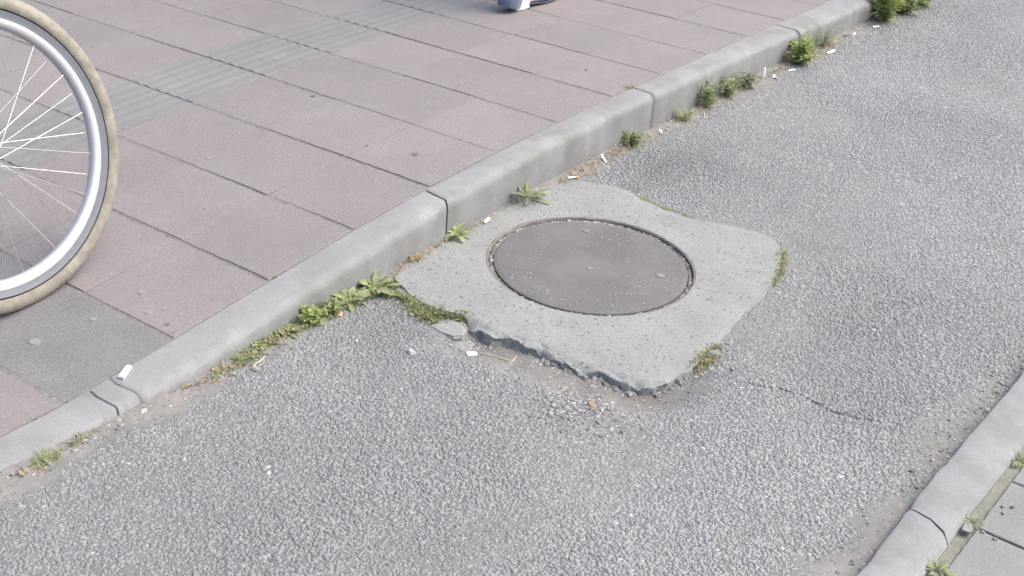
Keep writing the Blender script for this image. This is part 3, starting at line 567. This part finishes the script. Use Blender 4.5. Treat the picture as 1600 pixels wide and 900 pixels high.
# in the joints of the pavement and behind the low kerb
PZ = lambda x, y: (x, y, float(zpav(x, y)) - .003)
tuft('grass_tuft', PZ(.215, .1005), 26, 10, .014, .016, 'tiny sprig in the joint behind the dropped kerb', mat='dull', group='sprigs in the pavement joints')
tuft('grass_tuft', PZ(2.505, .1005), 40, 8, .022, .020, 'tiny green sprig behind the kerb at the open joint', group='sprigs in the pavement joints')
tuft('grass_tuft', PZ(.915, .1005), 16, 4, .012, .010, 'tiny sprig behind the kerb at a slab corner above the green clump', group='sprigs in the pavement joints')
rosette('leafy_weed', (1.462, -1.528, .017), 26, .027, .006, ['dull', 'dull', 'green'], 'spiky weed behind the low kerb, farthest of three', 3, (.15, .9), group='weeds behind the low kerb')
rosette('leafy_weed', (1.186, -1.530, .017), 22, .024, .005, ['dull'], 'small weed behind the low kerb beside the white chip', 3, (.15, .9), group='weeds behind the low kerb')
rosette('leafy_weed', (.992, -1.530, .017), 34, .030, .007, ['dull', 'green'], 'rosette weed behind the low kerb, nearest of three', 3, (.15, 1.0), group='weeds behind the low kerb')

# ---------------------------------------------------------------- litter
def tube(pts, rads, K=8, flat=1.0):
    vs_ = []
    for k, p in enumerate(pts):
        p = Vector(p); d_ = (Vector(pts[min(k + 1, len(pts) - 1)]) - Vector(pts[max(k - 1, 0)])).normalized(); up = Vector((0, 0, 1)) if abs(d_.z) < .9 else Vector((1, 0, 0))
        s_ = d_.cross(up).normalized(); n_ = s_.cross(d_)
        for m_ in range(K): a_ = m_ / K * 6.283; vs_.append(tuple(p + s_ * (rads[k] * math.cos(a_)) + n_ * (rads[k] * flat * math.sin(a_))))
    f = rows_faces(len(pts), K, False, True); f.append(tuple(range(K - 1, -1, -1))); o = (len(pts) - 1) * K; f.append(tuple(o + m_ for m_ in range(K)))
    return vs_, f
def butt(loc, rotz, L, label, pitch=0, filt=.0, r=.0038, paper='white'):
    root = empty('cigarette_butt', (loc[0], loc[1], loc[2] + r * .7), (0, -pitch, rotz)); tag(root, label, 'cigarette butt', 'cigarette butts')
    lp_ = L * (1 - filt); b_ = random.uniform(-.0015, .0015)
    v, f = tube([(0, 0, 0), (lp_ * .3, b_, 0), (lp_ * .6, -b_, .0004), (lp_, 0, 0)], [r * .85, r * .95, r * 1.05, r], 10, .8); mk('paper', v, f, MAT[paper], root, True)
    if filt: v, f = tube([(-L * filt, 0, 0), (-L * filt * .5, .0004, 0), (-.0002, 0, 0)], [r * .95, r * 1.04, r * 1.02], 10, .8); mk('filter', v, f, MAT['filt'], root, True)
    return root
butt((1.585, -.020, .004), .15, .028, 'crushed white cigarette butt on the collar beside the kerb joint weed', 0, .0, .0046)
butt((2.010, -.030, .003), 2.6, .034, 'pale cigarette butt with brown filter in the dry stalks behind the collar', 0, .35)
butt(GZ(2.178, -.030), 1.2, .030, 'white cigarette butt leaning in litter before the fine leaved weed', .5)
butt(GZ(2.500, -.030), .7, .028, 'pinkish stained butt on the asphalt at the open kerb joint', 0, .3, .0048, 'pink')
butt(GZ(3.205, -.028), .3, .034, 'white cigarette butt standing upright against the kerb past the three weeds', 1.35, 0, .0050)
butt(GZ(3.225, -.060), .45, .030, 'white cigarette butt lying at the foot of the upright one', 0, 0, .0044)
butt(GZ(3.340, -.060), -.5, .030, 'faint white cigarette butt between the upright one and the large leafy weed', 0, 0, .0034)
butt(GZ(3.620, -.080), -.15, .052, 'long white cigarette butt beside the tall wispy grass', 0, 0, .0050)
butt(GZ(4.050, -.075), -.5, .030, 'white cigarette butt in front of the biggest far weed', 0, 0, .0046)
butt(GZ(3.900, -.060), .1, .024, 'small white cigarette butt between the tall grass and the biggest far weed', 0, 0, .0040)
butt(GZ(.968, -.058), .4, .018, 'flattened orange brown filter end on the asphalt beside the green clump', 0, .6, .0055, 'filt')
# folded scrap of white card wedged behind the kerb, paper bits, straws
def scrap(name, loc, rot, a, b, t, mat, label, cat, group=None):
    vs_ = []
    for z in (0, t):
        for (u, v) in ((-1, -1), (-.2, -1.1), (1, -.85), (1.05, .2), (.9, 1), (-.3, .9), (-1.05, .8), (-.95, -.1)): vs_.append((u * a * random.uniform(.92, 1.05), v * b * random.uniform(.92, 1.05), z + random.uniform(0, t * .4)))
    f = [tuple(range(7, -1, -1)), tuple(range(8, 16))] + [(k, (k + 1) % 8, 8 + (k + 1) % 8, 8 + k) for k in range(8)]
    return tag(mk(name, vs_, f, MAT[mat], None, False, loc, rot), label, cat, group)
scrap('card_scrap', (.440, .080, .022), (.05, -.08, .42), .021, .0065, .006, 'white', 'folded white scrap of card at the back of the cracked kerb', 'card scrap')
scrap('paper_scrap', (1.054, -.386, zr(1.054, -.386) + .003), (.1, .1, -.6), .012, .0065, .004, 'white', 'crumpled white paper scrap in front of the flat concrete lump', 'paper scrap')
scrap('stone_chip', (1.150, -1.530, .020), (0, .05, .05), .0125, .009, .006, 'collar', 'pale concrete chip behind the low kerb at the slab joint', 'stone chip')
def stick(loc, ang, L, r, label):
    v, f = tube([(-L / 2, 0, .002), (-L / 6, .002, .003), (L / 6, -.001, .0035), (L / 2, .001, .002)], [r, r, r * .9, r * .6], 6)
    tag(mk('straw', v, f, MAT['straw'], None, True, loc, (0, 0, ang)), label, 'straw', 'dry straws on the asphalt')
stick(GZ(.690, -.068), .25, .058, .0015, 'long pale straw beside the yellow green grass tuft')
stick(GZ(2.745, -.050), .6, .075, .0016, 'pale dry stalk below the tall upright weed')
stick((1.085, -.440, zr(1.085, -.44) + .002), -1.3, .09, .0011, 'thin dry stalk in the hollow along the collar')
stick((1.100, -.470, zr(1.1, -.47) + .002), .2, .05, .0010, 'short dry stalk in the hollow across the thin one')
def pebble(x, y, z, r, tint, label, group='single pebbles'):
    tint = tuple(c * .68 for c in tint)
    o = chips(1, lambda q: (0, 0, 0, 1), r, lambda q: tint, 'pebble', MAT['pebble']); o.location = (x, y, z); tag(o, label, 'pebble', group)
pebble(.950, -.292, zr(.95, -.29) + .001, .012, (.50, .51, .46), 'pale flat pebble on the asphalt in front of the concrete lump')
pebble(.905, -.166, zr(.905, -.166) + .001, .0055, (.58, .57, .56), 'small round whitish pebble on the dark asphalt near the clumps')
pebble(1.045, -.330, zr(1.045, -.33) + .001, .0070, (.52, .50, .47), 'round light pebble touching the small concrete fragment')
pebble(1.060, -.312, zr(1.06, -.312) + .001, .0055, (.40, .40, .40), 'grey pebble between the two concrete fragments')
pebble(1.046, -.722, zr(1.046, -.722) + .001, .013, (.34, .265, .20), 'brown stone in the loose chippings near the collar front corner')
pebble(1.025, -.690, zr(1.025, -.69) + .001, .0075, (.60, .59, .58), 'white stone beside the brown stone in the chippings')
pebble(1.010, -.715, zr(1.01, -.715) + .001, .006, (.55, .54, .53), 'pale stone in front of the brown stone in the chippings')
pebble(.662, -.085, zr(.662, -.085) + .001, .011, (.40, .38, .35), 'flat grey brown pebble at the end of the long straw')
for (x, y, r, l) in ((1.271, -1.558, .0042, 'dark pebble on the grey paver, left of a pair'), (1.285, -1.574, .0050, 'larger dark pebble on the grey paver, right of a pair'), (1.252, -1.566, .0040, 'flat dark pebble on the paver in front of the pair'), (1.166, -1.557, .0055, 'grey pebble in the paver joint beside the white chip'), (1.160, -1.583, .0058, 'grey pebble in the paver joint farther from the white chip')):
    pebble(x, y, .0195, r, (.13, .13, .135) if 'dark' in l else (.27, .27, .27), l, 'pebbles on the pavers')

# ---------------------------------------------------------------- bicycle: the front wheel reaches into view
R_ = .36
bike = empty('bicycle', (.478, .455, .0250), (-.303, -.012, -.006)); tag(bike, 'bicycle leaning into a turn, its tan tyred wheel on the slabs', 'bicycle')
def obox(name, pts, rads, mat, parent, K=12): v, f = tube(pts, rads, K); return mk(name, v, f, mat, parent, True)
def wheel(cx):
    wl = lathe('wheel', [(.0005, -.05), (.008, -.05), (.008, -.034), (.021, -.034), (.021, -.030), (.012, -.027), (.012, .027), (.021, .030), (.021, .034), (.008, .034), (.008, .05), (.0005, .05)], MAT['alu'], bike, 32, axis_y=True, loc=(cx, 0, R_))
    def arc_prof(a0, a1, n, rc=.3390, rw=.0210): return [(rc + rw * math.cos(a), rw * math.sin(a)) for a in np.linspace(a0, a1, n)]
    lathe('tyre', arc_prof(-2.3, 2.3, 23), MAT['tyre'], wl, 160, axis_y=True)
    for sgn in (-1, 1): lathe('sidewall', [(rc, sgn * zz) for rc, zz in ((.3215, .0168), (.3180, .0160), (.3130, .0142), (.3080, .0134), (.3040, .0130))], MAT['wall'], wl, 160, axis_y=True)
    lathe('rim', [(.3060, -.0110), (.3045, -.0132), (.2970, -.0130), (.2910, -.0125), (.2860, -.0090), (.2835, -.0045), (.2828, 0), (.2835, .0045), (.2860, .0090), (.2910, .0125), (.2970, .0130), (.3045, .0132), (.3060, .0110)], MAT['alu'], wl, 160, axis_y=True)
    ns = 36; sm = None
    for k in range(ns):
        a_ = (k + .35) / ns * 6.2832; side = 1 if k % 2 else -1; lead = 1 if (k // 2) % 2 else -1; b_ = a_ + lead * math.radians(62)
        p0 = (.0205 * math.cos(b_), side * .032, .0205 * math.sin(b_)); p1 = (.284 * math.cos(a_), side * .003, .284 * math.sin(a_))
        pm = tuple((u + v) / 2 for u, v in zip(p0, p1)); v, f = tube([p0, pm, p1], [.00075, .00075, .00075], 6)
        mk('spoke', v, f, MAT['steel'], wl, True)
    v, f = tube([(.284 * math.cos(4), 0, .284 * math.sin(4)), (.252 * math.cos(4), 0, .252 * math.sin(4))], [.003, .0028], 8); mk('valve', v, f, MAT['black'], wl, True)
    return wl
wheel(0.0); wheel(-1.05)
hd_t, hd_b = (-.19, 0, .86), (-.125, 0, .70); bb = (-.62, 0, .29); st = (-.80, 0, .80)
for nm, a_, b_, r in (('head_tube', hd_t, hd_b, .018), ('down_tube', hd_b, bb, .016), ('top_tube', hd_t, st, .014), ('seat_tube', bb, st, .015)): obox(nm, [a_, b_], [r, r], MAT['paint'], bike)
for s_ in (-1, 1):
    obox('fork_blade', [(-.125, s_ * .03, .68), (-.07, s_ * .055, .55), (-.03, s_ * .055, .42), (0, s_ * .053, R_)], [.012, .012, .010, .008], MAT['paint'], bike)
    obox('chain_stay', [(bb[0], s_ * .03, bb[2]), (-1.05, s_ * .058, R_)], [.011, .008], MAT['paint'], bike); obox('seat_stay', [(st[0], s_ * .02, st[2] - .04), (-1.05, s_ * .058, R_)], [.009, .007], MAT['paint'], bike)
    obox('crank', [(bb[0], s_ * .06, bb[2]), (bb[0] + s_ * .12, s_ * .07, bb[2] - s_ * .12)], [.011, .009], MAT['alu'], bike)
    obox('pedal', [(bb[0] + s_ * .12, s_ * .08, bb[2] - s_ * .12), (bb[0] + s_ * .12, s_ * .17, bb[2] - s_ * .12)], [.022, .022], MAT['black'], bike, 6)
obox('fork_crown', [(-.125, -.036, .69), (-.125, .036, .69)], [.016, .016], MAT['paint'], bike)
obox('seat_post', [st, (-.825, 0, .95)], [.013, .013], MAT['alu'], bike); obox('stem', [hd_t, (-.21, 0, .98), (-.16, 0, 1.02)], [.012, .012, .014], MAT['alu'], bike)
obox('handlebar', [(-.32, -.30, 1.04), (-.22, -.27, 1.04), (-.15, -.1, 1.02), (-.15, .1, 1.02), (-.22, .27, 1.04), (-.32, .30, 1.04)], [.014, .012, .012, .012, .012, .014], MAT['alu'], bike)
v, f = tube([(-.96, 0, .965), (-.90, 0, .975), (-.82, 0, .968), (-.72, 0, .965), (-.69, 0, .96)], [.05, .078, .05, .022, .012], 14, .35); mk('saddle', v, f, MAT['black'], bike, True)
lathe('chainring', [(.085, -.002), (.095, -.002), (.095, .002), (.085, .002)], MAT['alu'], bike, 44, axis_y=True, loc=(bb[0], -.05, bb[2]), closed=True)

# ---------------------------------------------------------------- person walking along the pavement (a heel and a trouser hem reach into view)
FX, FY = 2.935, .876; FZ = float(zpav(FX + .06, FY)) + .001
per = empty('person', (FX, FY, FZ)); tag(per, 'person walking away in white heeled shoes and long blue jeans', 'person')
def shoe(dx, dy, dz, pitch):
    vs_ = []; secs = [(0, .020, .018, .085), (.02, .029, .012, .095), (.06, .032, .016, .092), (.11, .035, .012, .078), (.16, .042, .006, .062), (.21, .044, .004, .050), (.245, .036, .006, .040), (.268, .015, .010, .028)]
    for (x, wd, zb_, zt_) in secs:
        for m_ in range(12):
            a_ = m_ / 12 * 6.283; zc = (zb_ + zt_) / 2; hz = (zt_ - zb_) / 2; c_, s_ = math.cos(a_), math.sin(a_)
            vs_.append((x, wd * math.copysign(abs(c_) ** .7, c_), zc + hz * math.copysign(abs(s_) ** .75, s_)))
    f = rows_faces(len(secs), 12, False, True); f += [tuple(range(11, -1, -1)), tuple((len(secs) - 1) * 12 + m_ for m_ in range(12))]
    sh = mk('shoe', vs_, f, MAT['shoe'], per, True, (dx, dy, dz), (0, pitch, 0))
    def plate(name, xs, z0s, th, mat):
        vv = []
        for (x, wd), z0 in zip(xs, z0s):
            vv += [(x, wd, z0), (x, wd, z0 + th), (x, -wd, z0 + th), (x, -wd, z0)]
        ff = rows_faces(len(xs), 4, False, True) + [(3, 2, 1, 0), tuple((len(xs) - 1) * 4 + q for q in range(4))]
        mk(name, vv, ff, mat, sh)
    plate('sole', [(.060, .031), (.11, .034), (.16, .041), (.21, .043), (.248, .035), (.270, .014)], [.016, .010, .003, .001, .003, .008], .004, MAT['sole'])
    plate('heel', [(.0, .020), (.02, .030), (.066, .030)], [.004, .004, .004], .030, MAT['shoe']); plate('heel_tip', [(-.001, .021), (.02, .031), (.068, .031)], [0, 0, 0], .0045, MAT['sole'])
    return sh
shoe(0, 0, 0, 0.0); shoe(.66, .17, .012, -.06)
def loft(name, rings, mat, K=20, wr=0.0):
    vs_ = []
    for (c, rx, ry, tilt) in rings:
        for m_ in range(K):
            a_ = m_ / K * 6.283; k_ = 1 + wr * math.sin(a_ * 3 + c[2] * 40); x, y = rx * math.cos(a_) * k_, ry * math.sin(a_) * k_; vs_.append((c[0] + x, c[1] + y, c[2] + tilt * x))
    return mk(name, vs_, rows_faces(len(rings), K, False, True), mat, per, True)
hip = (.36, .085, .88)
loft('jeans_leg', [((-.021, 0, .020), .050, .036, -.25), ((-.021, 0, .028), .052, .038, -.25), ((-.012, 0, .07), .054, .044, -.1), ((.02, 0, .16), .056, .056, .1), ((.08, 0, .30), .058, .060, 0), ((.17, .005, .46), .066, .064, 0), ((.26, .02, .66), .080, .076, 0), ((.34, .04, .84), .094, .090, 0)], MAT['denim'], 24, .03)
loft('jeans_leg', [((.67, .17, .034), .066, .060, .10), ((.67, .17, .045), .070, .062, .10), ((.665, .17, .09), .066, .060, 0), ((.62, .168, .28), .058, .060, 0), ((.55, .16, .46), .064, .064, 0), ((.45, .145, .68), .080, .076, 0), ((.38, .13, .84), .094, .090, 0)], MAT['denim'], 24, .03)
loft('coat', [((.36, .085, .74), .165, .195, 0), ((.36, .085, .86), .155, .185, 0), ((.36, .085, 1.05), .125, .150, 0), ((.365, .085, 1.25), .135, .180, 0), ((.37, .085, 1.37), .115, .185, 0), ((.375, .085, 1.43), .070, .110, 0), ((.38, .085, 1.47), .058, .062, 0)], MAT['coat'], 28, .01)
def skin_body():
    J = {}; vs_, es_, rs_ = [], [], []
    def add(p, r, par=None):
        vs_.append(p); rs_.append(r); k = len(vs_) - 1
        if par is not None: es_.append((par, k))
        return k
    pel = add((.36, .085, .88), .11); sp = add((.36, .085, 1.08), .105, pel); ch = add((.365, .085, 1.28), .115, sp); nk = add((.375, .085, 1.43), .050, ch)
    n2 = add((.39, .085, 1.50), .050, nk); h1 = add((.40, .085, 1.57), .078, n2); h2 = add((.395, .085, 1.65), .085, h1); add((.39, .085, 1.71), .060, h2)
    for s_, fx in ((-1, (.07, -.005)), (1, (.65, .17))):
        hp = add((.36, .085 + s_ * .08, .84), .085, pel)
        if s_ < 0: kn = add((.17, .005, .47), .052, hp); an_ = add((.035, 0, .13), .036, kn); add((.045, 0, .075), .034, an_)
        else: kn = add((.55, .16, .47), .052, hp); an_ = add((.665, .17, .14), .036, kn); add((.69, .17, .085), .034, an_)
        shd = add((.365, .085 + s_ * .17, 1.37), .055, ch); elb = add((.36 + s_ * -.10, .085 + s_ * .22, 1.10), .042, shd); wr_ = add((.36 + s_ * -.16 + .08, .085 + s_ * .23, .88), .028, elb)
        pm = add((.37 + s_ * -.16 + .09, .085 + s_ * .23, .82), .032, wr_)
        for q in range(4): f1 = add((.35 + s_ * -.16 + .09 + q * .017, .085 + s_ * .235, .765 + .006 * abs(q - 1.5)), .0095, pm); add((.35 + s_ * -.16 + .095 + q * .016, .085 + s_ * .222, .725 + .010 * abs(q - 1.5)), .008, f1)
        t1 = add((.42 + s_ * -.16 + .09, .085 + s_ * .215, .80), .010, pm); add((.435 + s_ * -.16 + .09, .085 + s_ * .205, .77), .009, t1)
    me = bpy.data.meshes.new('body'); me.from_pydata(vs_, es_, []); me.materials.append(MAT['skin']); o = link('body', me, per)
    sk = o.modifiers.new('skin', 'SKIN'); lay = me.skin_vertices[0] if len(me.skin_vertices) else None
    if lay is None:
        bpy.context.view_layer.objects.active = o; bpy.ops.mesh.customdata_skin_add(); lay = me.skin_vertices[0]
    for k, r in enumerate(rs_): lay.data[k].radius = (r, r)
    lay.data[0].use_root = True; sub = o.modifiers.new('sub', 'SUBSURF'); sub.levels = 2; sub.render_levels = 2
    return o
skin_body()
for s_ in (-1, 1):
    t_ = -.16 * s_; v, f = tube([(.368, .085 + s_ * .15, 1.385), (.365, .085 + s_ * .19, 1.34), (.36 - s_ * .10, .085 + s_ * .225, 1.10), (.36 + t_ + .075, .085 + s_ * .23, .90)], [.060, .066, .056, .046], 16); mk('sleeve', v, f, MAT['coat'], per, True)
hv, hf = [], []
for a in range(9):
    th = a / 8 * 1.9
    for b in range(18): ph = b / 18 * 6.283; r = .098; cut = 1 if math.cos(ph) < .55 or th < .9 else .86; hv.append((.385 + r * 1.05 * math.sin(th) * math.cos(ph) * cut, .085 + r * .92 * math.sin(th) * math.sin(ph), 1.655 + .112 * math.cos(th)))
mk('hair', hv, rows_faces(9, 18, False, True), MAT['hair'], per, True)
v, f = tube([(.475, .085, 1.635), (.492, .085, 1.612), (.478, .085, 1.600)], [.006, .011, .008], 8); mk('nose', v, f, MAT['skin'], per, True)
for s_ in (-1, 1): v, f = tube([(.468, .085 + s_ * .030, 1.640), (.476, .085 + s_ * .030, 1.640)], [.012, .007], 10, .6); mk('eye', v, f, MAT['white'], per, True)
